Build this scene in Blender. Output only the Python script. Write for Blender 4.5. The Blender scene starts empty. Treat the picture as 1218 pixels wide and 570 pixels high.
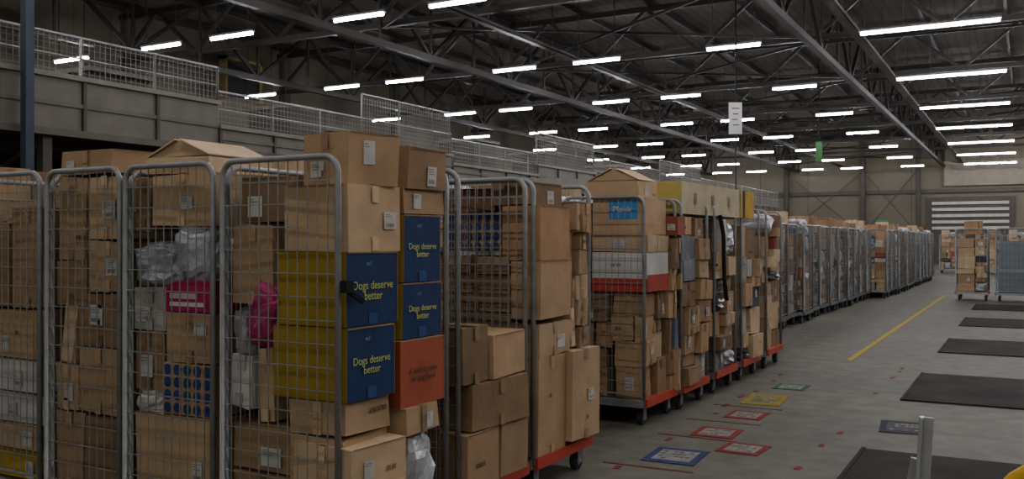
import bpy, math, random
from mathutils import Matrix, Vector, noise

def lin(c):
    r=[]
    for v in c:
        v=v/255.0
        r.append(v/12.92 if v<=0.04045 else ((v+0.055)/1.055)**2.4)
    return (r[0],r[1],r[2],1.0)

# ---------------------------------------------------------------- materials
def new_mat(name):
    m=bpy.data.materials.new(name); m.use_nodes=True
    nt=m.node_tree; b=nt.nodes['Principled BSDF']
    return m,nt,b
def attr_mat(name,rough=0.8,spec=0.3,metal=0.0,nscale=6.0,nlo=0.8,nhi=1.1,bump=0.0,bscale=60):
    m,nt,b=new_mat(name)
    a=nt.nodes.new('ShaderNodeAttribute'); a.attribute_name='Col'
    tc=nt.nodes.new('ShaderNodeTexCoord')
    n=nt.nodes.new('ShaderNodeTexNoise'); n.inputs['Scale'].default_value=nscale; n.inputs['Detail'].default_value=5
    nt.links.new(tc.outputs['Object'],n.inputs['Vector'])
    mr=nt.nodes.new('ShaderNodeMapRange'); mr.inputs[1].default_value=0.3; mr.inputs[2].default_value=0.7
    mr.inputs[3].default_value=nlo; mr.inputs[4].default_value=nhi
    nt.links.new(n.outputs['Fac'],mr.inputs[0])
    mx=nt.nodes.new('ShaderNodeVectorMath'); mx.operation='SCALE'
    nt.links.new(a.outputs['Color'],mx.inputs[0]); nt.links.new(mr.outputs[0],mx.inputs['Scale'])
    nt.links.new(mx.outputs[0],b.inputs['Base Color'])
    b.inputs['Roughness'].default_value=rough; b.inputs['Metallic'].default_value=metal
    b.inputs['Specular IOR Level'].default_value=spec
    if bump>0:
        n2=nt.nodes.new('ShaderNodeTexNoise'); n2.inputs['Scale'].default_value=bscale
        nt.links.new(tc.outputs['Object'],n2.inputs['Vector'])
        bp=nt.nodes.new('ShaderNodeBump'); bp.inputs['Strength'].default_value=bump; bp.inputs['Distance'].default_value=0.01
        nt.links.new(n2.outputs['Fac'],bp.inputs['Height']); nt.links.new(bp.outputs[0],b.inputs['Normal'])
    return m
M_CARD=attr_mat('cardboard',0.8,0.25,0,5,0.82,1.1,0.25,18)
M_BAG=attr_mat('plastic_film',0.32,0.5,0,9,0.75,1.15,0.5,30)
M_METAL=attr_mat('galvanised_steel',0.45,0.5,0.25,12,0.8,1.1)
M_PAINT=attr_mat('painted_steel',0.6,0.3,0,3,0.85,1.08)
M_MARK=attr_mat('floor_print',0.9,0.1,0,14,0.7,1.1)
M_RUB=attr_mat('rubber',0.8,0.2,0,10)
M_EMIT,nt,b=new_mat('tube_light')
b.inputs['Emission Color'].default_value=(0.98,0.95,1.0,1); b.inputs['Emission Strength'].default_value=122
b.inputs['Base Color'].default_value=(1,1,1,1)

def surf_mat(name,c1,c2,scale,rough=0.8,seam=None,spec=0.3,detail=8):
    m,nt,b=new_mat(name)
    tc=nt.nodes.new('ShaderNodeTexCoord')
    n=nt.nodes.new('ShaderNodeTexNoise'); n.inputs['Scale'].default_value=scale; n.inputs['Detail'].default_value=detail
    nt.links.new(tc.outputs['Object'],n.inputs['Vector'])
    cr=nt.nodes.new('ShaderNodeValToRGB'); cr.color_ramp.elements[0].position=0.3; cr.color_ramp.elements[1].position=0.7
    cr.color_ramp.elements[0].color=lin(c1); cr.color_ramp.elements[1].color=lin(c2)
    nt.links.new(n.outputs['Fac'],cr.inputs[0])
    out=cr.outputs[0]
    if seam:
        ax,per,wid,dark=seam
        sp=nt.nodes.new('ShaderNodeSeparateXYZ'); nt.links.new(tc.outputs['Object'],sp.inputs[0])
        d=nt.nodes.new('ShaderNodeMath'); d.operation='DIVIDE'; d.inputs[1].default_value=per
        nt.links.new(sp.outputs[ax],d.inputs[0])
        f=nt.nodes.new('ShaderNodeMath'); f.operation='FRACT'; nt.links.new(d.outputs[0],f.inputs[0])
        l=nt.nodes.new('ShaderNodeMath'); l.operation='LESS_THAN'; l.inputs[1].default_value=wid/per
        nt.links.new(f.outputs[0],l.inputs[0])
        mx=nt.nodes.new('ShaderNodeMixRGB'); mx.blend_type='MULTIPLY'
        nt.links.new(l.outputs[0],mx.inputs[0]); nt.links.new(out,mx.inputs[1]); mx.inputs[2].default_value=(dark,dark,dark,1)
        out=mx.outputs[0]
    nt.links.new(out,b.inputs['Base Color']); b.inputs['Roughness'].default_value=rough
    b.inputs['Specular IOR Level'].default_value=spec
    return m

# ---------------------------------------------------------------- builder
CUBEF=[(0,4,6,2),(1,3,7,5),(0,1,5,4),(2,6,7,3),(0,2,3,1),(4,5,7,6)] # -x +x -y +y -z +z
class B:
    def __init__(s): s.v=[];s.f=[];s.c=[];s.m=[];s.sm=[]
    def face(s,pts,col,mat=0,smooth=False):
        n=len(s.v); s.v.extend([tuple(p) for p in pts]); s.f.append(tuple(range(n,n+len(pts)))); s.c.append(col); s.m.append(mat); s.sm.append(smooth)
    def box(s,M,size,col,mat=0,jit=0.0,fc=None,rng=None):
        n=len(s.v); hx,hy,hz=size[0]/2,size[1]/2,size[2]/2
        for i in range(8):
            p=Vector(((hx if i&1 else -hx),(hy if i&2 else -hy),(hz if i&4 else -hz)))
            if jit and rng: p+=Vector([rng.uniform(-jit,jit) for _ in range(3)])
            s.v.append(tuple(M@p))
        for k,q in enumerate(CUBEF):
            s.f.append(tuple(n+i for i in q)); s.c.append(fc[k] if fc and fc.get(k) else col); s.m.append(mat); s.sm.append(False)
    def abox(s,x0,x1,y0,y1,z0,z1,col,mat=0):
        s.box(Matrix.Translation(((x0+x1)/2,(y0+y1)/2,(z0+z1)/2)),(x1-x0,y1-y0,z1-z0),col,mat)
    def dec(s,M,size,k,u0,u1,v0,v1,col,mat=0,off=0.002):
        hx,hy,hz=size[0]/2+off,size[1]/2+off,size[2]/2+off
        if k==0: f=lambda u,v:Vector((-hx,-u,v))
        elif k==1: f=lambda u,v:Vector((hx,u,v))
        elif k==2: f=lambda u,v:Vector((u,-hy,v))
        elif k==3: f=lambda u,v:Vector((-u,hy,v))
        else: f=lambda u,v:Vector((u,v,hz))
        s.face([M@f(a,b) for a,b in ((u0,v0),(u1,v0),(u1,v1),(u0,v1))],col,mat)
    def disc(s,M,size,k,u,v,r,col,off=0.004,n=12):
        hx,hy,hz=size[0]/2+off,size[1]/2+off,size[2]/2+off
        pts=[]
        for i in range(n):
            a=2*math.pi*i/n; uu=u+r*math.cos(a); vv=v+r*math.sin(a)
            pts.append(M@(Vector((hx,uu,vv)) if k==1 else Vector((uu,-hy,vv))))
        s.face(pts,col)
    def tube(s,pts,r,col,mat=0,n=6,closed=False,smooth=True):
        pts=[Vector(p) for p in pts]; rings=[]
        for i,p in enumerate(pts):
            if i==0: d=pts[1]-p
            elif i==len(pts)-1: d=p-pts[i-1]
            else: d=(pts[i+1]-p).normalized()+(p-pts[i-1]).normalized()
            d.normalize()
            if i==0:
                up=Vector((0,0,1)) if abs(d.z)<0.9 else Vector((1,0,0))
                a=d.cross(up).normalized()
            else:
                a=(a-d*a.dot(d)).normalized()
            b_=d.cross(a)
            st=len(s.v)
            for j in range(n):
                t=2*math.pi*(j+0.5)/n
                s.v.append(tuple(p+a*(r*math.cos(t))+b_*(r*math.sin(t))))
            rings.append(st)
        for i in range(len(rings)-1):
            for j in range(n):
                k=(j+1)%n
                s.f.append((rings[i]+j,rings[i]+k,rings[i+1]+k,rings[i+1]+j)); s.c.append(col); s.m.append(mat); s.sm.append(smooth and n>4)
        for st in (rings[0],rings[-1]):
            s.f.append(tuple(st+j for j in range(n))); s.c.append(col); s.m.append(mat); s.sm.append(False)
    def beam(s,p,q,w,h,col,mat=0):
        p=Vector(p);q=Vector(q);d=q-p;L=d.length;d.normalize()
        up=Vector((0,0,1)) if abs(d.z)<0.95 else Vector((0,1,0))
        a=d.cross(up).normalized(); u=a.cross(d)
        M=Matrix(((a.x,d.x,u.x,(p.x+q.x)/2),(a.y,d.y,u.y,(p.y+q.y)/2),(a.z,d.z,u.z,(p.z+q.z)/2),(0,0,0,1)))
        s.box(M,(w,L,h),col,mat)
    def bag(s,M,size,col,seed,mat=1,nu=20,nv=14):
        n0=len(s.v)
        def se(t,e): return math.copysign(abs(t)**e,t)
        for i in range(nv+1):
            ph=-math.pi/2+math.pi*i/nv
            for j in range(nu):
                th=2*math.pi*j/nu
                p=Vector((se(math.cos(ph),.6)*se(math.cos(th),.6),se(math.cos(ph),.6)*se(math.sin(th),.6),se(math.sin(ph),.7)))
                k=1+0.22*noise.noise(p*1.6+Vector((seed,0,0)))+0.15*noise.noise(p*5+Vector((0,seed,0)))
                p=Vector((p.x*size[0]/2*k,p.y*size[1]/2*k,p.z*size[2]/2*k*0.95))
                s.v.append(tuple(M@p))
        for i in range(nv):
            for j in range(nu):
                k=(j+1)%nu
                s.f.append((n0+i*nu+j,n0+i*nu+k,n0+(i+1)*nu+k,n0+(i+1)*nu+j)); s.c.append(col); s.m.append(mat); s.sm.append(False)
    def mesh(s,name,mats):
        me=bpy.data.meshes.new(name); me.from_pydata(s.v,[],s.f)
        for m in mats: me.materials.append(m)
        me.polygons.foreach_set('material_index',s.m)
        me.polygons.foreach_set('use_smooth',s.sm)
        ca=me.color_attributes.new('Col','FLOAT_COLOR','CORNER')
        buf=[]
        for f,c in zip(s.f,s.c): buf.extend(list(c)*len(f))
        ca.data.foreach_set('color',buf); me.update()
        return me
    def obj(s,name,mats,parent=None):
        me=s.mesh(name,mats); o=bpy.data.objects.new(name,me); bpy.context.collection.objects.link(o)
        if parent: o.parent=parent
        return o

PM=[M_CARD,M_BAG]; CM=[M_METAL,M_PAINT,M_RUB]
BROWN=[lin(c) for c in ((170,140,104),(152,124,92),(180,152,116),(142,114,84),(186,160,126),(128,104,78),(162,134,100),(168,137,99))]
WHITE=lin((195,193,185)); GREYB=lin((150,152,158)); DARKB=lin((50,51,56)); RED=lin((160,60,48))
YEL=lin((175,148,30)); MAG=lin((160,28,84)); BLK=lin((30,30,30)); LBL=lin((182,180,172))
def dim(c,k): return (c[0]*k,c[1]*k,c[2]*k,1)

def TM(x,y,z,rz=0,rx=0,ry=0):
    return Matrix.Translation((x,y,z))@Matrix.Rotation(math.radians(rz),4,'Z')@Matrix.Rotation(math.radians(rx),4,'X')@Matrix.Rotation(math.radians(ry),4,'Y')

def label(b,M,size,k,u,v,w,h,rng,off=.006):
    b.dec(M,size,k,u-w/2,u+w/2,v-h/2,v+h/2,LBL,off=off)
    y=v-h*0.36
    if rng.random()<.6:
        n=rng.randint(8,12); x=u-w*0.36
        for i in range(n):
            bw=w*0.7/n*rng.uniform(.3,.6)
            b.dec(M,size,k,x,x+bw,y,y+h*0.2,lin((95,95,92)),off=off+.001); x+=w*0.7/n
    for q in range(rng.randint(2,4)):
        z=v+h*.36-q*h*.12
        b.dec(M,size,k,u-w*.4,u-w*.4+w*rng.uniform(.3,.75),z-h*.02,z+h*.02,lin((120,120,118)),off=off+.001)

def parcel(b,x0,x1,y0,y1,z0,z1,rng,col=None,rz=0,lab=None,tape=True,fc=None,rx=0,ry=0,jit=0.007):
    col=col or rng.choice(BROWN)
    q=rng.uniform(.86,1.08); col=dim(col,q)
    size=(x1-x0,y1-y0,z1-z0); M=TM((x0+x1)/2,(y0+y1)/2,(z0+z1)/2,rz,rx,ry)
    b.box(M,size,col,0,jit,fc,rng)
    off=0.002+jit*.7
    if tape:
        tc=dim(col,rng.choice((0.72,0.82,1.2,1.3))); w=0.022
        along_x=rng.random()<.5 if abs(size[0]-size[1])<.1 else size[0]>size[1]
        if along_x:
            b.dec(M,size,5,-size[0]/2,size[0]/2,-w,w,tc,off=off)
            for k in (0,1): 
                b.dec(M,size,k,-w,w,size[2]/2-.07,size[2]/2,tc,off=off)
                b.dec(M,size,k,-w,w,-size[2]/2,-size[2]/2+.06,tc,off=off)
            b.dec(M,size,2,-size[0]/2+.01,size[0]/2-.01,size[2]/2-.006,size[2]/2,dim(col,.55),off=off)
        else:
            b.dec(M,size,5,-w,w,-size[1]/2,size[1]/2,tc,off=off)
            b.dec(M,size,2,-w,w,size[2]/2-.07,size[2]/2,tc,off=off)
            b.dec(M,size,2,-w,w,-size[2]/2,-size[2]/2+.06,tc,off=off)
            b.dec(M,size,1,-size[1]/2+.01,size[1]/2-.01,size[2]/2-.006,size[2]/2,dim(col,.55),off=off)
    if rng.random()<.35 and size[2]>.12:
        k=rng.choice((1,2)); sw=size[1] if k==1 else size[0]
        u=rng.uniform(-.3,.2)*sw; v=rng.uniform(-.3,.3)*size[2]
        for i in range(rng.randint(1,4)):
            b.dec(M,size,k,u,u+sw*.07,v-.011,v+.011,dim(col,.45),off=off); u+=sw*.1
    if lab is None: lab=(rng.random()<.25,rng.random()<.25)
    for k,do,sw in ((2,lab[0],size[0]),(1,lab[1],size[1])):
        if do and sw>.14 and size[2]>.11:
            w=min(rng.uniform(.05,.10),sw*.5); h=min(rng.uniform(.06,.13),size[2]*.6)
            if rng.random()<.4: w,h=min(h,sw*.6),min(w,size[2]*.6)
            label(b,M,size,k,rng.uniform(-1,1)*(sw-w)*.38,rng.uniform(-1,1)*(size[2]-h)*.36,w,h,rng,off)
    return M,size

def flaps(b,x0,x1,y0,y1,z1,col,rng,tilt=24):
    cx,cy=(x0+x1)/2,(y0+y1)/2
    L=(x1-x0)*.5; t=math.radians(tilt); hx=L*math.cos(t); hz=L*math.sin(t)
    b.box(TM(x0+hx/2,cy,z1+hz/2,0,0,-tilt),(L,y1-y0,.006),dim(col,1.08))
    b.box(TM(x1-hx/2,cy,z1+hz/2,0,0,tilt),(L,y1-y0,.006),dim(col,1.1))
    b.face([(x0+.02,y0+.01,z1),(x1-.02,y0+.01,z1),(cx,y0+.02,z1+hz*.95)],dim(col,.85))
    b.face([(x0+.02,y1-.01,z1),(x1-.02,y1-.01,z1),(cx,y1-.02,z1+hz*.95)],dim(col,.85))

def split(r,rng,out,mx=(.44,.44,.32)):
    d=[r[1]-r[0],r[3]-r[2],r[5]-r[4]]
    k=[d[i]/(mx[i]*rng.uniform(.7,1.3)) for i in range(3)]
    i=k.index(max(k))
    if k[i]<=1: out.append(r); return
    c=r[2*i]+d[i]*rng.uniform(.3,.7)
    a=list(r);bb=list(r);a[2*i+1]=c;bb[2*i]=c
    split(a,rng,out,mx);split(bb,rng,out,mx)

def fill(b,x0,x1,y0,y1,z0,zt,rng,mixed=0.12,var=.22,over=.03):
    xc=x0+(x1-x0)*rng.uniform(.35,.65); yc=y0+(y1-y0)*rng.uniform(.35,.65)
    for (a0,a1,b0,b1) in ((x0,xc,y0,yc),(xc,x1,y0,yc),(x0,xc,yc,y1),(xc,x1,yc,y1)):
        top=zt-rng.uniform(0,var)
        o=[];split([a0,a1,b0,b1,z0,top],rng,o,(.4,.44,.3))
        for r in o:
            s=[rng.uniform(0,.045) if rng.random()<.5 else rng.uniform(0,.015) for _ in range(4)]
            q=rng.random()
            zt2=r[5]-rng.uniform(.001,.01)
            if q<mixed*.4:
                c=rng.choice((GREYB,lin((165,162,155)),GREYB,DARKB,lin((165,165,170)),lin((120,116,108))))
                b.bag(TM((r[0]+r[1])/2,(r[2]+r[3])/2,(r[4]+r[5])/2),(r[1]-r[0]+over,r[3]-r[2],r[5]-r[4]),c,rng.uniform(0,99))
            else:
                col=None
                if q<mixed: col=rng.choice((WHITE,lin((180,174,160)),lin((170,165,152)),lin((90,100,120)),lin((140,66,54)),DARKB,lin((190,182,165)),lin((120,122,125)),lin((150,145,130))))
                ox=rng.uniform(0,over) if r[1]>x1-.001 else 0
                parcel(b,r[0]+s[0],r[1]-s[1]+ox,r[2]+s[2],r[3]-s[3],r[4],zt2,rng,col,rz=rng.uniform(-4,4),rx=rng.uniform(-2,2),ry=rng.uniform(-2,2))

GAL=lin((138,140,137)); ORED=lin((172,60,42))
def cage_build(x0,x1,y0,y1,H=1.8,side_left=True,side_right=False,detail=True,tint=GAL,rail=ORED,wx=.055,wz=.095):
    b=B(); r=.014; R=.07
    def arcU(axis,fix,a0,a1,h=H,zb=.18):
        pts=[]
        prof=[(a0,zb),(a0,h-R)]
        for i in range(1,6):
            t=math.pi/2*i/6; prof.append((a0+R-R*math.cos(t),h-R+R*math.sin(t)))
        prof+= [(a0+R,h),(a1-R,h)]
        for i in range(1,6):
            t=math.pi/2*i/6; prof.append((a1-R+R*math.sin(t),h-R+R*math.cos(t)))
        prof+=[(a1,h-R),(a1,zb)]
        for a,z in prof: pts.append((a,fix,z) if axis=='x' else (fix,a,z))
        b.tube(pts,r,tint,0,8 if detail else 5)
        wr=.0028 if detail else .0035
        n=max(3,round((a1-a0)/wx))
        for i in range(1,n):
            a=a0+(a1-a0)*i/n
            e=(a,fix,.25),(a,fix,h)
            if axis=='y': e=(fix,a,.25),(fix,a,h)
            b.tube(e,wr,tint,0,4)
        m=max(3,round((h-.25)/wz))
        for i in range(0,m):
            z=.25+(h-.25)*i/m
            e=(a0,fix,z),(a1,fix,z)
            if axis=='y': e=(fix,a0,z),(fix,a1,z)
            b.tube(e,wr if i else .008,tint,0,4)
    arcU('x',y0,x0,x1); arcU('x',y1,x0,x1)
    if side_left: arcU('y',x0-.016,y0+.04,y1-.04,H-.02)
    if side_right: arcU('y',x1+.016,y0+.03,y1-.03,H-.02)
    b.abox(x0-.01,x1+.005,y0-.01,y1+.01,.165,.20,dim(tint,.6),0)
    b.abox(x1-.02,x1+.03,y0,y1,.15,.215,rail,1)
    b.abox(x0-.03,x0+.02,y0,y1,.15,.215,rail,1)
    b.abox(x0,x1,y0-.025,y0+.015,.15,.205,tint,0)
    b.abox(x0,x1,y1-.015,y1+.025,.15,.205,tint,0)
    for x in (x0+.07,x1-.05):
        for y in (y0+.08,y1-.08):
            b.tube([(x-.018,y,.062),(x+.018,y,.062)],.062,lin((38,38,40)),2,16)
            b.tube([(x-.021,y,.062),(x+.021,y,.062)],.03,lin((110,112,112)),0,12)
            for sx in (-.026,.026):
                b.abox(x+sx-.003,x+sx+.003,y-.03,y+.03,.045,.155,lin((120,122,122)),0)
            b.abox(x-.035,x+.035,y-.045,y+.045,.148,.166,lin((120,122,122)),0)
    return b
def cage(*a,**k):
    return cage_build(*a,**k).obj('roll_cage',CM)

# ---------------------------------------------------------------- room shell
def plane_box(name,x0,x1,y0,y1,z0,z1,mat):
    b=B(); b.abox(x0,x1,y0,y1,z0,z1,(1,1,1,1)); o=b.obj(name,[mat]); return o
XL,XR,YB,YF,ZR=-23.5,14.0,66.0,-6.0,8.3
mf,nt,bs=new_mat('concrete_floor')
tc=nt.nodes.new('ShaderNodeTexCoord')
n1=nt.nodes.new('ShaderNodeTexNoise'); n1.inputs['Scale'].default_value=0.45; n1.inputs['Detail'].default_value=8
n2=nt.nodes.new('ShaderNodeTexNoise'); n2.inputs['Scale'].default_value=5; n2.inputs['Detail'].default_value=10
for n in (n1,n2): nt.links.new(tc.outputs['Object'],n.inputs['Vector'])
cr=nt.nodes.new('ShaderNodeValToRGB'); cr.color_ramp.elements[0].position=.3; cr.color_ramp.elements[1].position=.7
cr.color_ramp.elements[0].color=lin((82,80,70)); cr.color_ramp.elements[1].color=lin((106,103,91))
nt.links.new(n1.outputs['Fac'],cr.inputs[0])
mr=nt.nodes.new('ShaderNodeMapRange'); mr.inputs[1].default_value=.3; mr.inputs[2].default_value=.7; mr.inputs[3].default_value=.74; mr.inputs[4].default_value=1.12
nt.links.new(n2.outputs['Fac'],mr.inputs[0])
vm=nt.nodes.new('ShaderNodeVectorMath'); vm.operation='SCALE'; nt.links.new(cr.outputs[0],vm.inputs[0]); nt.links.new(mr.outputs[0],vm.inputs['Scale'])
nt.links.new(vm.outputs[0],bs.inputs['Base Color'])
mr2=nt.nodes.new('ShaderNodeMapRange'); mr2.inputs[3].default_value=.6; mr2.inputs[4].default_value=.85
nt.links.new(n1.outputs['Fac'],mr2.inputs[0]); nt.links.new(mr2.outputs[0],bs.inputs['Roughness'])
bs.inputs['Specular IOR Level'].default_value=.18
plane_box('floor',XL,XR,YF,YB,-.2,0,mf)
MW=surf_mat('wall_panels',(102,96,83),(112,106,92),.6,.85,('X',3.3,.06,.6))
MWL=surf_mat('wall_panels_left',(92,86,74),(102,96,83),.6,.85,('Y',1.2,.03,.7))
MR=surf_mat('roof_deck',(74,68,59),(84,77,67),.5,.9,('X',.3,.1,.75))
plane_box('wall_back',XL,XR,YB,YB+.2,0,ZR,MW)
plane_box('wall_left',XL-.2,XL,YF,YB,0,ZR,MWL)
plane_box('wall_right',XR,XR+.2,YF,YB,0,ZR,MWL)
plane_box('ceiling',XL,XR,YF,YB,ZR,ZR+.2,MR)

# ---------------------------------------------------------------- roof steel
ST=lin((38,35,30)); ST2=lin((48,45,39)); STM=lin((70,66,58))
def truss_x(y,z0=6.75,z1=8.05):
    b=B()
    b.beam((XL+.1,y,z0),(XR-.1,y,z0),.14,.14,ST,0); b.beam((XL+.1,y,z1),(XR-.1,y,z1),.16,.16,ST,0)
    x=XL+.1; up=True; step=1.55
    while x<XR-.2:
        x2=min(x+step,XR-.1)
        b.beam((x,y,z0 if up else z1),(x2,y,z1 if up else z0),.09,.09,ST,0)
        x=x2; up=not up
    return b.obj('roof_truss',[M_PAINT])
def truss_y(x,z0=6.3,z1=8.0):
    b=B()
    b.beam((x,YF,z0),(x,YB-.1,z0),.16,.16,ST2,0); b.beam((x,YF,z1),(x,YB-.1,z1),.16,.16,ST,0)
    y=YF; up=True; step=2.2
    while y<YB-.3:
        y2=min(y+step,YB-.1)
        b.beam((x,y,z0 if up else z1),(x,y2,z1 if up else z0),.09,.09,ST,0)
        b.beam((x,y2,z0),(x,y2,z1),.06,.06,ST,0)
        y=y2; up=not up
    return b.obj('roof_girder',[M_PAINT])
for k in range(-2,8): truss_x(11.7+6.6*k)
for x in (-4.6,-13.8,-20.0,7): truss_y(x)
b=B()
for i in range(17): 
    x=XL+1+i*2.2; b.beam((x,YF,8.2),(x,YB-.1,8.2),.1,.16,ST,0)
for k in range(0,9):
    y=5.1+6.6*k
    b.beam((-4.6,y,6.7),(-13.8,y+6.6,6.7),.06,.06,ST,0)
    b.beam((-13.8,y,6.72),(-4.6,y+6.6,6.72),.06,.06,ST,0)
    b.beam((-4.6,y,6.6),(1,y+6.6,7.9),.07,.07,ST,0)
b.obj('roof_purlins',[M_PAINT])
b=B(); CT=lin((58,54,48))
for x,w in ((-3.6,.22),(-10.9,.16)):
    b.abox(x-w/2,x+w/2,YF,YB-.5,6.45,6.48,CT,0)
    b.abox(x-w/2,x-w/2+.02,YF,YB-.5,6.45,6.55,CT,0)
    b.abox(x+w/2-.02,x+w/2,YF,YB-.5,6.45,6.55,CT,0)
    for k in range(0,18):
        b.abox(x-.01,x+.01,2+k*3.3,2.02+k*3.3,6.48,8.2,CT,0)
b.obj('cable_tray',[M_PAINT])
for (x,y) in ((-23.1,11.7),(-23.1,18.3),(-23.1,24.9),(-23.1,31.5),(-23.1,38.1),(-23.1,44.7),(-23.1,51.3),(-14.5,65.3),(-9.5,65.3),(-6.1,65.3),(4.4,65.3)):
    b=B()
    b.abox(x-.15,x+.15,y-.02,y+.02,0,ZR,STM); b.abox(x-.15,x-.12,y-.14,y+.14,0,ZR,STM); b.abox(x+.12,x+.15,y-.14,y+.14,0,ZR,STM); b.abox(x-.22,x+.22,y-.2,y+.2,0,.03,STM)
    b.obj('steel_column',[M_PAINT])
b=B()
for (xa,xb) in ((-14.4,-9.6),(-9.4,-6.2)):
    b.beam((xa,65.3,2),(xb,65.3,6),.08,.08,STM); b.beam((xb,65.3,2),(xa,65.3,6),.08,.08,STM)
b.beam((XL+.1,65.8,4.7),(XR-.1,65.8,4.7),.2,.25,STM)
b.obj('wall_bracing',[M_PAINT])

# ---------------------------------------------------------------- lights
LZ=6.05
cols=[-21.2,-17.9,-15.6,-12.0,-9.6,-6.06,-1.83,2.4,6.6]
def light_mesh(Lh):
    b=B()
    b.abox(-Lh,Lh,-.05,.05,LZ+.045,LZ+.09,lin((120,120,120)),0)
    b.tube([(-Lh+.03,0,LZ+.005),(Lh-.03,0,LZ+.005)],.034,(1,1,1,1),1,6)
    for s in (-.5,.5):
        b.abox(s-.008,s+.008,-.008,.008,LZ+.09,8.2,lin((60,60,60)),0)
    return b.mesh('ceiling_light',[M_PAINT,M_EMIT])
LS=light_mesh(.66); LL=light_mesh(1.4)
for k in range(-2,8):
    y=15.1+6.62*k
    for x in cols:
        o=bpy.data.objects.new('ceiling_light',LL if x in (-1.83,2.4,6.6) else LS); o.location=(x,y,0); bpy.context.collection.objects.link(o)

# ---------------------------------------------------------------- added shade deck + conveyor on left
CG=lin((112,108,95)); CG2=lin((76,72,64)); MG=lin((112,112,106))
b=B(); b.abox(XL,-14.2,YF,52,2.85,3.05,CG2); b.obj('added_shade_deck',[M_PAINT])  # slab added behind the conveyor so the space beneath it falls dark
b=B()
secs=[(YF,7.4,3.0,3.75,4.35),(7.4,11.3,3.0,3.8,4.4),(11.3,15.2,3.0,3.4,4.0),(15.2,18.6,3.0,3.5,4.5),(18.6,23,2.95,3.3,3.9),(23,27,2.95,3.6,4.5),(27,33,2.95,3.3,4.1),(33,38,2.95,3.5,4.5),(38,52,2.95,3.3,4.1)]
for (a,c,z0,z1,z2) in secs:
    for X in (-12.0,-14.1):
        y=a
        while y<c-.01:
            y2=min(y+1.3,c)
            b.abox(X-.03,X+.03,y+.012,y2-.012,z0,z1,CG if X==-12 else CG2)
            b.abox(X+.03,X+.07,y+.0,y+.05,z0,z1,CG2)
            y=y2
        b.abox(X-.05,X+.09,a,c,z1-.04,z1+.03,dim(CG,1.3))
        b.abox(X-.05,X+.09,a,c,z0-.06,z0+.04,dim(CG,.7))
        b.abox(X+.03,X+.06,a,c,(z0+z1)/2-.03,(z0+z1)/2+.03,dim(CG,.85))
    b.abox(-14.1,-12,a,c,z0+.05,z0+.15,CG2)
    X=-12.0
    b.tube([(X,a,z2),(X,c,z2)],.02,MG,1,6); b.tube([(X,a,(z1+z2)/2),(X,c,(z1+z2)/2)],.012,MG,1,6)
    y=a
    while y<c+.01:
        b.tube([(X,y,z1),(X,y,z2)],.022,MG,1,6); y+=1.3
    y=a
    while y<c: b.tube([(X,y,z1),(X,y,z2)],.005,MG,1,4); y+=.09
    z=z1
    while z<z2: b.tube([(X,a,z),(X,c,z)],.005,MG,1,4); z+=.09
for y in (6.0,9.2,13.6,20.5,24.5,30):
    b.abox(-13.6,-12.5,y,y+1.1,3.15,4.05,CG2); b.abox(-13.7,-12.4,y-.05,y+1.15,4.05,4.12,CG)
y=-5
while y<52:
    for X in (-12.1,-14.0):
        b.abox(X-.07,X+.07,y-.07,y+.07,0,3.0,CG2)
    b.beam((-12.1,y,2.9),(-14,y,2.2),.05,.05,CG2)
    y+=4.4
b.obj('parcel_conveyor',[M_PAINT,M_METAL])
b=B()
b.beam((-10.9,12.5,2.35),(-10.9,26,3.05),1.0,.12,CG2)
for s in (-.5,.5): b.beam((-10.9+s,12.5,2.45),(-10.9+s,26,3.15),.04,.3,CG)
for y in (13,17,21,25):
    for s in (-.45,.45): b.abox(-10.9+s-.04,-10.9+s+.04,y-.04,y+.04,0,2.3+(y-12.5)*.052,CG2)
b.obj('belt_conveyor',[M_PAINT])
BC=lin((58,68,80))
b=B(); b.abox(-11.82,-11.7,7.66,7.78,0,ZR,BC); b.abox(-11.92,-11.6,7.56,7.88,0,.03,BC); b.obj('steel_column',[M_PAINT])
b=B(); b.abox(-23.4,-23.15,22.2,23.7,6.3,7.5,lin((30,28,25))); HC=lin((120,106,62))
for (a,c,e,f) in ((22.1,22.2,6.2,7.6),(23.7,23.8,6.2,7.6),(22.1,23.8,7.5,7.6)): b.abox(-23.4,-23.1,a,c,e,f,HC)
b.obj('wall_hatch',[M_PAINT])

# ---------------------------------------------------------------- front cages
rng=random.Random(7)
def disc_grid(b,M,size,k,n,m,r,col):
    W=(size[0] if k==2 else size[1]); Hh=size[2]
    for i in range(n):
        for j in range(m):
            b.disc(M,size,k,(i+.5-n/2)*W/n,(j+.5-m/2)*Hh/m,r,col)

# cage 4
cage(-3.10,-2.45,2.95,3.75)
b=B()
parcel(b,-2.71,-2.43,3.04,3.34,1.69,1.91,rng,BROWN[0],rz=-9,lab=(True,True))
parcel(b,-2.76,-2.43,3.40,3.72,1.70,1.885,rng,BROWN[3],rz=3,lab=(False,True),ry=3)
parcel(b,-2.76,-2.43,2.98,3.35,1.41,1.685,rng,BROWN[2],lab=(False,True))
parcel(b,-2.8,-2.45,3.40,3.73,1.575,1.69,rng,BROWN[1])
parcel(b,-3.08,-2.79,3.05,3.38,1.53,1.73,rng,BROWN[5],lab=(True,False))
parcel(b,-3.08,-2.84,2.99,3.40,1.17,1.52,rng,BROWN[6],lab=(False,False))
b.bag(TM(-2.90,3.06,1.13,0,0,20),(.2,.2,.3),lin((160,44,95)),3.1)
b.bag(TM(-3.04,3.1,1.02),(.12,.2,.3),lin((150,152,150)),7.7)
parcel(b,-3.09,-2.97,2.99,3.3,.72,.95,rng,WHITE,ry=6,lab=(True,False))
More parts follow.
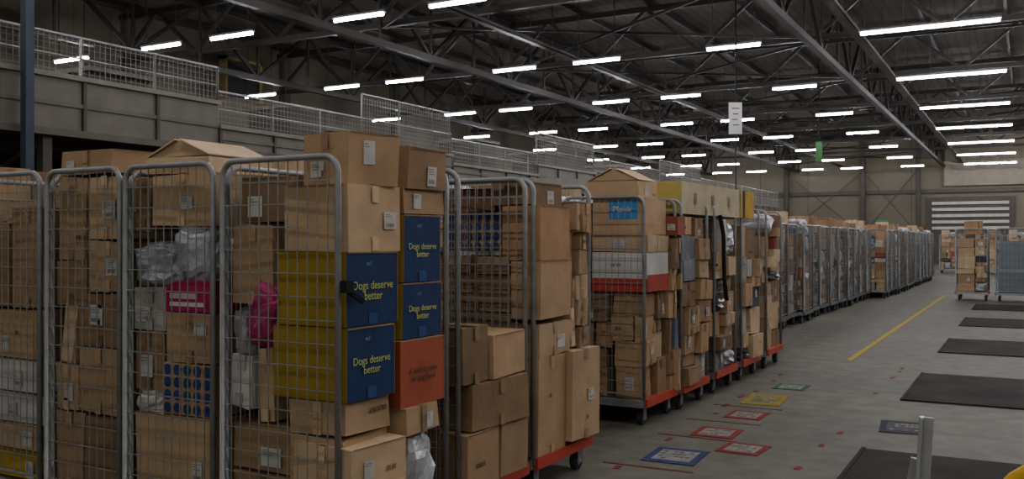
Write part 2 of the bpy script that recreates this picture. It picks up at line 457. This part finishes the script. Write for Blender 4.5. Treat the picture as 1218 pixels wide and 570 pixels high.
parcel(b,-2.96,-2.87,3.02,3.3,.66,.98,rng,BROWN[4],ry=-3)
parcel(b,-3.08,-2.75,3.0,3.4,.45,.65,rng,BROWN[1],lab=(True,False))
parcel(b,-2.74,-2.46,2.99,3.3,.42,.63,rng,BROWN[0],lab=(True,False))
parcel(b,-2.74,-2.45,2.99,3.3,.64,.78,rng,BROWN[2],lab=(False,False),rz=2)
parcel(b,-2.7,-2.40,3.34,3.62,.58,.70,rng,BROWN[6],rz=4)
parcel(b,-2.7,-2.36,2.96,3.3,.21,.415,rng,BROWN[2],rz=-6,lab=(False,True))
parcel(b,-2.70,-2.38,2.97,3.32,.418,.60,rng,BROWN[4],rz=-4,lab=(False,True))
parcel(b,-3.08,-2.75,3.0,3.4,.205,.44,rng,BROWN[3])
b.bag(TM(-2.52,3.48,.41),(.26,.26,.34),lin((170,172,172)),13.3)
fill(b,-3.08,-2.75,3.42,3.73,.205,1.75,rng,0,.1,0)
b.obj('parcel_pile',PM)

def text_obj(body,size,loc,rot,col,parent,name='printed_text'):
    cu=bpy.data.curves.new(name,'FONT'); cu.body=body; cu.size=size; cu.align_x='CENTER'; cu.align_y='CENTER'; cu.extrude=.0006; cu.space_line=.9
    m,nt,bb=new_mat('print_ink'); bb.inputs['Base Color'].default_value=col; bb.inputs['Roughness'].default_value=.7
    cu.materials.append(m)
    o=bpy.data.objects.new(name,cu); bpy.context.collection.objects.link(o)
    o.location=loc; o.rotation_euler=rot
    if parent: o.parent=parent
    return o
RX=(math.pi/2,0,math.pi/2); RF=(math.pi/2,0,0)
YG=lin((180,184,96)); LBU=lin((100,150,200))
SBL=lin((28,50,88)); FYE=lin((148,124,38))
def brand_box(x0,x1,y0,y1,z0,z1,front,side,txt,tcol,size,name,rz=0):
    b=B(); M=TM((x0+x1)/2,(y0+y1)/2,(z0+z1)/2,rz); s=(x1-x0,y1-y0,z1-z0)
    b.box(M,s,BROWN[2],0,.001,{2:front,1:side,0:side,3:front},rng)
    b.dec(M,s,5,-.024,.024,-s[1]/2,s[1]/2,dim(BROWN[2],.75),off=.003)
    b.dec(M,s,1,-s[1]/2,s[1]/2,s[2]/2-.006,s[2]/2,dim(BROWN[1],.9),off=.003)
    b.dec(M,s,1,s[1]/2-.004,s[1]/2,-s[2]/2,s[2]/2,dim(BROWN[1],.9),off=.003)
    if side==SBL: b.dec(M,s,1,-.03,.03,-s[2]/2,-s[2]/2+.05,dim(SBL,1.9),off=.003)
    o=b.obj(name,PM)
    text_obj(txt,size,(x1+.003,(y0+y1)/2,(z0+z1)/2-.01),RX,tcol,o)
    if side==SBL: text_obj("m.f",size*.55,(x1+.003,(y0+y1)/2-.03,z1-.05),RX,LBU,o,'printed_logo')
    return o
brand_box(-2.80,-2.43,2.98,3.33,1.095,1.405,FYE,SBL,"Dogs deserve\nbetter",YG,.050,'pet_food_box')
brand_box(-2.83,-2.425,2.98,3.30,.785,1.09,FYE,SBL,"Dogs deserve\nbetter",YG,.046,'pet_food_box')
brand_box(-2.72,-2.43,3.38,3.67,1.265,1.57,FYE,SBL,"Dogs deserve\nbetter",YG,.040,'pet_food_box')
brand_box(-2.72,-2.43,3.37,3.68,1.01,1.26,FYE,SBL,"Dogs deserve\nbetter",YG,.040,'pet_food_box')
brand_box(-2.72,-2.42,3.34,3.69,.705,1.005,lin((140,68,44)),lin((160,78,54)),"A mini is ruim\nals dog food",lin((80,76,44)),.040,'red_carton')
b=B(); b.abox(-2.425,-2.395,2.935,2.985,1.24,1.29,BLK); b.beam((-2.415,2.94,1.26),(-2.40,3.05,1.2),.015,.02,BLK); b.obj('cage_strap',[M_RUB])

# cage 3
cage(-3.74,-3.16,2.95,3.75)
b=B()
parcel(b,-3.66,-3.24,3.0,3.4,1.765,1.84,rng,BROWN[4],lab=(False,False),tape=False)
flaps(b,-3.66,-3.24,3.0,3.4,1.845,BROWN[4],rng,22)
parcel(b,-3.6,-3.2,2.99,3.38,1.52,1.76,rng,BROWN[2],lab=(True,False))
parcel(b,-3.72,-3.61,2.99,3.38,1.5,1.75,rng,BROWN[3])
b.bag(TM(-3.34,3.12,1.39),(.3,.3,.3),lin((165,168,175)),21)
b.bag(TM(-3.57,3.1,1.34),(.34,.28,.24),lin((150,152,158)),25)
M,s=parcel(b,-3.5,-3.2,2.985,3.3,1.12,1.27,rng,MAG,lab=(False,False),tape=False)
b.dec(M,s,2,-.12,.1,-.045,-.025,WHITE,off=.007); b.dec(M,s,2,-.12,.06,-.01,.015,WHITE,off=.007)
parcel(b,-3.72,-3.515,2.985,3.3,1.03,1.23,rng,lin((165,160,150)),lab=(True,False),rz=3)
parcel(b,-3.5,-3.2,2.99,3.35,.89,1.115,rng,BROWN[0],lab=(True,False))
M,s=parcel(b,-3.52,-3.2,2.985,3.35,.65,.885,rng,BROWN[6],lab=(False,False),tape=False,jit=.001); disc_grid(b,M,s,2,5,4,.025,lin((46,62,108)))
parcel(b,-3.72,-3.53,2.99,3.35,.75,1.025,rng,BROWN[1],lab=(True,False))
b.bag(TM(-3.63,3.08,.69),(.2,.2,.13),WHITE,33)
parcel(b,-3.71,-3.2,2.99,3.35,.3,.64,rng,BROWN[2],lab=(True,False))
parcel(b,-3.71,-3.2,2.99,3.35,.205,.295,rng,BROWN[4])
fill(b,-3.72,-3.2,3.41,3.73,.205,1.75,rng,.1,.1,0)
b.obj('parcel_pile',PM)
# cage 2
cage(-4.33,-3.78,2.95,3.75)
b=B()
parcel(b,-4.3,-3.86,3.0,3.4,1.78,1.90,rng,BROWN[1],lab=(True,False),rz=-5)
flaps(b,-4.24,-3.95,3.45,3.7,1.86,BROWN[2],rng)
r2=random.Random(12)
parcel(b,-4.29,-4.08,2.99,3.35,1.36,1.77,r2,BROWN[6],lab=(False,False),ry=2)
parcel(b,-4.06,-3.82,2.99,3.35,1.46,1.77,r2,BROWN[2],lab=(True,False))
parcel(b,-4.05,-3.81,2.99,3.35,1.2,1.45,r2,BROWN[0],lab=(True,False),rz=3)
parcel(b,-4.30,-4.07,2.99,3.35,1.13,1.35,r2,BROWN[1],lab=(False,False))
parcel(b,-4.26,-4.16,2.99,3.3,.84,1.15,r2,BROWN[4],lab=(False,False),ry=9,tape=False)
parcel(b,-4.13,-3.82,2.99,3.35,.93,1.19,r2,BROWN[3],lab=(True,False))
parcel(b,-4.13,-3.82,2.99,3.35,.60,.92,r2,BROWN[0],lab=(False,False),rz=-3)
parcel(b,-4.31,-4.14,2.99,3.35,.6,.83,r2,BROWN[2],lab=(True,False))
parcel(b,-4.31,-4.1,2.99,3.35,.205,.59,r2,BROWN[1],lab=(False,False))
parcel(b,-4.09,-3.81,2.99,3.35,.205,.59,r2,BROWN[5],lab=(False,False))
fill(b,-4.31,-3.8,3.42,3.72,.205,1.8,rng,.06,.1,0)
b.obj('parcel_pile',PM)
# cage 1
cage(-4.97,-4.39,2.95,3.75)
b=B()
parcel(b,-4.68,-4.42,2.99,3.3,1.1,1.62,rng,BROWN[1],lab=(False,False))
parcel(b,-4.95,-4.7,2.99,3.3,1.1,1.55,rng,BROWN[3])
for i,(z0,z1,c) in enumerate(((.84,1.09,BROWN[0]),(.66,.83,WHITE),(.5,.65,WHITE),(.36,.49,BROWN[4]),(.205,.35,YEL))):
    parcel(b,-4.93,-4.42-.02*(i%2),2.99,3.35,z0,z1,rng,c,lab=(True,False))
fill(b,-4.95,-4.42,3.36,3.72,.205,1.6,rng,.1,.1,0)
b.obj('parcel_pile',PM)
# cage between (low pile)
cage(-3.10,-2.45,3.86,4.56)
b=B()
parcel(b,-2.85,-2.42,4.12,4.5,.73,.96,rng,BROWN[0],lab=(False,False),rz=4)
parcel(b,-2.85,-2.42,3.87,4.1,.73,1.02,rng,BROWN[5])
parcel(b,-2.85,-2.40,3.95,4.5,.49,.725,rng,BROWN[3],rz=-3)
parcel(b,-2.8,-2.41,3.88,4.2,.205,.485,rng,BROWN[1])
parcel(b,-2.8,-2.41,4.22,4.53,.205,.485,rng,BROWN[6])
fill(b,-3.08,-2.86,3.88,4.54,.205,1.0,rng,.1,.1,0)
b.obj('parcel_pile',PM)
# cage 5
cage(-3.14,-2.45,4.66,5.42)
b=B()
M,s=parcel(b,-3.05,-2.68,4.69,5.05,1.39,1.62,rng,BROWN[6],lab=(False,False),tape=False,jit=.001); disc_grid(b,M,s,2,6,4,.026,lin((44,58,100)))
parcel(b,-3.05,-2.75,4.7,5.1,1.625,1.76,rng,lin((110,78,60)),rz=4)
parcel(b,-2.74,-2.5,4.7,5.1,1.66,1.79,rng,BROWN[5],rz=-5)
M,s=parcel(b,-2.67,-2.42,4.69,5.08,1.34,1.655,rng,lin((168,130,90)),lab=(False,False),jit=.002)
z=.98
while z<1.33:
    parcel(b,-3.1+rng.uniform(0,.04),-2.62,4.69,5.1,z,z+.05,rng,rng.choice((BROWN[1],BROWN[3],lin((130,98,74)))),lab=(False,False),rz=rng.uniform(-2,2),jit=.003); z+=.055
parcel(b,-2.61,-2.42,4.69,5.1,1.0,1.335,rng,BROWN[0])
parcel(b,-3.1,-2.43,4.69,5.1,.78,.975,rng,BROWN[2],lab=(False,True))
parcel(b,-3.1,-2.43,4.69,5.02,.205,.775,rng,BROWN[0])
parcel(b,-2.85,-2.37,5.04,5.4,.24,.79,rng,BROWN[2],lab=(False,True),rz=-3)
fill(b,-2.95,-2.45,5.12,5.4,.8,1.7,rng,.1,.1,.05)
b.obj('parcel_pile',PM)
# cage 6
cage(-3.30,-2.60,6.80,7.52)
b=B(); r6=random.Random(5)
parcel(b,-3.1,-2.66,6.84,7.25,1.80,1.93,r6,BROWN[2],rz=0,lab=(False,True),tape=False); flaps(b,-3.1,-2.66,6.84,7.25,1.935,BROWN[2],r6,26)
M,s=parcel(b,-3.05,-2.6,6.83,7.3,1.50,1.79,r6,BROWN[0],lab=(False,False),tape=False,jit=.002)
b.dec(M,s,2,-.08,.16,-.02,.13,lin((60,125,172)),off=.005)
M,s=parcel(b,-3.05,-2.58,6.82,7.3,1.05,1.36,r6,WHITE,lab=(True,False),tape=False,jit=.002)
b.dec(M,s,2,-s[0]/2,s[0]/2,-s[2]/2,-.05,RED,off=.004); b.dec(M,s,1,-s[1]/2,s[1]/2,-s[2]/2,-.02,RED,off=.004)
parcel(b,-3.05,-2.58,6.83,7.3,1.365,1.495,r6,BROWN[4])
parcel(b,-3.28,-3.06,6.83,7.3,1.2,1.75,r6,BROWN[1])
fill(b,-3.28,-2.6,6.83,7.3,.205,1.045,r6,.0,0,.0)
parcel(b,-2.75,-2.5,7.32,7.5,1.5,1.66,r6,lin((150,78,58)))
fill(b,-3.0,-2.58,7.32,7.5,.205,1.5,r6,.05,.05,.06)
ob=b.obj('parcel_pile',PM)
text_obj("Plaisir",.07,(-2.79,6.822,1.70),RF,WHITE,ob,'sticker_print')
# cages 7..10
for i,(a,c) in enumerate(((7.60,8.32),(8.55,9.27),(9.50,10.22),(10.55,11.27))):
    cage(-3.25,-2.57,a,c)
    b=B(); fill(b,-3.22,-2.60,a+.03,c-.03,.205,1.66 if i<3 else 1.85,random.Random(60+i),.3,.0 if i<2 else .1,.1)
    b.obj('parcel_pile',PM)
b=B()
M=TM(-2.78,8.80,1.83,-1); s=(.42,2.25,.28)
b.box(M,s,lin((180,166,134)),0,.003,{2:lin((186,170,125))},rng)
b.dec(M,s,1,.62,1.12,-.14,.14,lin((180,146,44)),off=.006); b.dec(M,s,1,.70,.78,-.14,.14,BLK,off=.008); b.dec(M,s,2,-.2,.2,-.13,.13,lin((185,168,90)),off=.006)
b.dec(M,s,5,-.21,.21,.62,1.12,lin((180,150,50)),off=.006)
for u in (-.8,-.3,.2): b.dec(M,s,1,u,u+.06,-.05,.05,dim(BROWN[1],.8),off=.006)
b.obj('long_carton',PM)
b=B(); b.tube([(-2.47,8.4,1.69),(-2.44,8.42,1.5),(-2.44,8.44,1.1),(-2.42,8.45,.9)],.02,BLK,0,6); b.obj('hanging_strap',[M_RUB])

# ---------------------------------------------------------------- generic far cages (shared meshes)
def loc_cage(tint,rail,side): return cage_build(0,.7,0,.8,1.75,True,side,False,tint,rail,.09,.16).mesh('roll_cage',CM)
BGR=lin((128,132,132))
cm_grey=loc_cage(BGR,lin((90,90,90)),True); cm_red=loc_cage(GAL,ORED,False)
piles=[]
for i in range(6):
    b=B(); fill(b,.03,.67,.03,.77,.205,1.72,random.Random(100+i),(.6 if i<3 else .25),.25,.0)
    r=random.Random(200+i)
    for q in range(3):
        x=r.uniform(.05,.35); y=.05+q*.25; h=r.uniform(.08,.26)
        if r.random()<.35: b.bag(TM(x+.15,y+.12,1.74),(.34,.3,.22),r.choice((WHITE,GREYB,RED,lin((150,140,90)))),r.uniform(0,50))
        else: parcel(b,x,x+.3,y,y+.22,1.62,1.72+h,r,rz=r.uniform(-12,12))
    piles.append(b.mesh('parcel_pile',PM))
def inst(me,name,x,y,rz=0):
    o=bpy.data.objects.new(name,me); o.location=(x,y,0); o.rotation_euler[2]=rz; bpy.context.collection.objects.link(o)
rr=random.Random(3)
y=12.9
while y<24.2:
    dx=rr.uniform(-.05,.05)
    inst(cm_grey,'roll_cage',-4.15+dx,y); inst(piles[rr.randrange(0,6)],'parcel_pile',-4.15+dx,y); y+=.93
y=25
while y<38:
    dx=rr.uniform(-.05,.05)
    inst(cm_grey,'roll_cage',-3.75+dx,y); inst(piles[rr.randrange(0,6)],'parcel_pile',-3.75+dx,y); y+=.95
for X in (-5.1,-6.05):
    y=12.9
    while y<38:
        inst(cm_red,'roll_cage',X,y); inst(piles[rr.randrange(0,6)],'parcel_pile',X,y); y+=.95
for X in (-4.1,-5.0,-5.9):
    for y in (4.0,4.95,5.9,6.85,7.8,8.75,9.7,10.65,11.6):
        inst(cm_red,'roll_cage',X,y); inst(piles[rr.randrange(3,6)],'parcel_pile',X,y)
for X in (-5.75,-6.6): 
    inst(cm_red,'roll_cage',X,2.95); inst(piles[4],'parcel_pile',X,2.95)
inst(cm_red,'roll_cage',-1.5,25.2); inst(piles[5],'parcel_pile',-1.5,25.2)
# grey containers at the right, holding folded shelf panels
for (x,y) in ((-.62,25.0),(.15,24.8),(.95,25)):
    inst(cm_grey,'roll_cage',x,y)
    b=B(); pc=lin((104,114,118))
    for i in range(9):
        yy=y+.07+i*.075
        b.abox(x+.05,x+.65,yy,yy+.03,.21,1.35+.05*(i%3),dim(pc,.8+.05*(i%4)))
        b.abox(x+.03,x+.67,yy-.01,yy+.04,.7,.78,dim(pc,1.2))
    b.obj('folded_panel_stack',[M_PAINT])
for i in range(7):
    inst(cm_red,'roll_cage',-3.4+i*.9,46); inst(piles[3+i%3],'parcel_pile',-3.4+i*.9,46)

# ---------------------------------------------------------------- back wall door
b=B(); b.abox(-5.6,-.6,65.7,65.95,0,4.3,lin((70,66,58)))
for i in range(5): b.abox(-5.3,-.9,65.55,65.7,2.2+i*.4,2.2+i*.4+.18,lin((175,174,164)))
b.obj('door_1',[M_PAINT])
b=B(); b.abox(-4.6,3,65.6,65.95,5.0,6.6,lin((122,116,102))); b.obj('trim_1',[M_PAINT])

# ---------------------------------------------------------------- signs
b=B(); b.tube([(-5.47,19.8,2.55),(-5.47,19.8,8.2)],.018,lin((40,40,40)),0,6)
Ms=TM(-5.47,19.77,4.1,29)
b.box(Ms,(.28,.03,.68),lin((225,225,220)))
for i in range(4): b.dec(Ms,(.28,.03,.68),2,-.08+.02*(i%2),.08-.02*(i%3),.2-i*.12,.225-i*.12,lin((90,90,90)),off=.003)
b.obj('aisle_sign',[M_PAINT])
b=B(); b.box(TM(-6.8,36,4.8,29),(.24,.04,.75),lin((50,100,52))); b.tube([(-6.8,36,5.1),(-6.8,36,8.2)],.015,ST,0,6); b.obj('green_sign',[M_PAINT])
b=B(); b.box(TM(-8.2,65.1,2.7),(.7,.08,.3),lin((40,130,80))); b.obj('exit_sign',[M_PAINT])

# ---------------------------------------------------------------- floor markings
def mark(name,x,y,w,h,rz,cols_):
    b=B(); M=TM(x,y,.0035,rz)
    b.box(M,(w,h,.004),cols_[0])
    b.dec(M,(w,h,.004),5,-w*.36,w*.36,-h*.34,h*.34,cols_[1],off=.001)
    r=random.Random(x)
    for i in range(6):
        for j in range(4):
            if r.random()<.5: b.dec(M,(w,h,.004),5,-w*.3+i*w*.1,-w*.3+i*w*.1+w*.08,-h*.28+j*h*.15,-h*.28+j*h*.15+h*.08,cols_[2],off=.0025)
    return b.obj(name,[M_MARK])
WF=lin((132,130,122)); DF=lin((88,86,82)); RF_=lin((128,54,48))
mark('floor_sticker',-2.06,5.98,.36,.44,3,(lin((52,62,96)),WF,DF))
mark('floor_sticker',-2.04,6.86,.32,.36,2,(RF_,WF,DF)); mark('floor_sticker',-1.72,6.42,.3,.34,-3,(RF_,WF,DF))
mark('floor_sticker',-2.03,7.67,.3,.36,0,(RF_,WF,DF)); mark('floor_sticker',-2.08,8.5,.34,.6,4,(lin((145,126,44)),lin((125,118,80)),DF))
mark('floor_sticker',-2.03,9.36,.3,.36,0,(lin((52,96,68)),WF,DF)); mark('floor_sticker',-.82,7.75,.36,.5,5,(lin((54,56,64)),lin((80,80,80)),WF))
b=B(); rt=random.Random(9)
yy=4.6
while yy<11.5:
    x=rt.choice((-2.3,-1.5,-1.25,-1.25))+rt.uniform(-.03,.03); L=rt.uniform(.06,.2)
    b.box(TM(x,yy,.0012,rt.uniform(-4,4)),(.04,L,.002),lin((122,54,48))); yy+=rt.uniform(.3,.55)
for y in (5.6,6.62,7.3,8.05): b.box(TM(-2.12,y,.0022,rt.uniform(-2,2)),(.6,.03,.002),lin((105,64,56)))
b.obj('red_floor_tape',[M_MARK])
b=B(); b.abox(-1.91,-1.84,11.8,27,.0005,.004,lin((168,146,62))); b.obj('yellow_floor_line',[M_MARK])
MP=surf_mat('dock_plate',(44,43,39),(58,56,51),2.0,.9,spec=.05)
for a in (4.9,9.1,13.2,17.5,21.8):
    b=B(); b.abox(-.97,1.15,a,a+1.9,.0,.012,(1,1,1,1)); b.abox(-1.0,-.972,a-.03,a+1.93,0,.015,(1,1,1,1)); b.abox(-.97,1.15,a-.03,a-.002,0,.015,(1,1,1,1)); b.obj('floor_dock_plate',[MP])

# ---------------------------------------------------------------- foreground guard post + yellow guard
b=B(); G=lin((150,152,148))
b.beam((-.37,3.83,.014),(-.33,3.84,.78),.05,.012,G); b.beam((-.395,3.83,.014),(-.345,3.84,.78),.012,.05,G)
b.beam((-.37,3.84,.62),(-.47,3.87,.03),.03,.012,G)
b.beam((-.37,3.83,.4),(-.37,4.15,.02),.05,.012,G); b.abox(-.50,-.26,3.72,4.22,0,.014,G)
b.obj('steel_guard_post',[M_METAL])
b=B(); pts=[]
for i in range(13):
    a=math.pi*i/12; pts.append((.09-.17*math.cos(a),3.66,.50+.17*math.sin(a)))
b.tube([(-.08,3.66,0)]+pts+[(.26,3.66,0)],.03,lin((200,155,20)),0,10); b.abox(-.14,.32,3.6,3.72,0,.012,lin((200,155,20)))
b.obj('yellow_guard_rail',[M_PAINT])

# ---------------------------------------------------------------- world & camera
w=bpy.data.worlds.new('world'); bpy.context.scene.world=w; w.use_nodes=True
w.node_tree.nodes['Background'].inputs[0].default_value=(1,.97,.93,1); w.node_tree.nodes['Background'].inputs[1].default_value=.45
cd=bpy.data.cameras.new('camera'); cd.lens=32.51; cd.sensor_width=36; cd.clip_end=300
co=bpy.data.objects.new('camera',cd); co.location=(0,0,1.45); co.rotation_euler=(math.radians(90.1),0,math.radians(29.05))
bpy.context.collection.objects.link(co); bpy.context.scene.camera=co
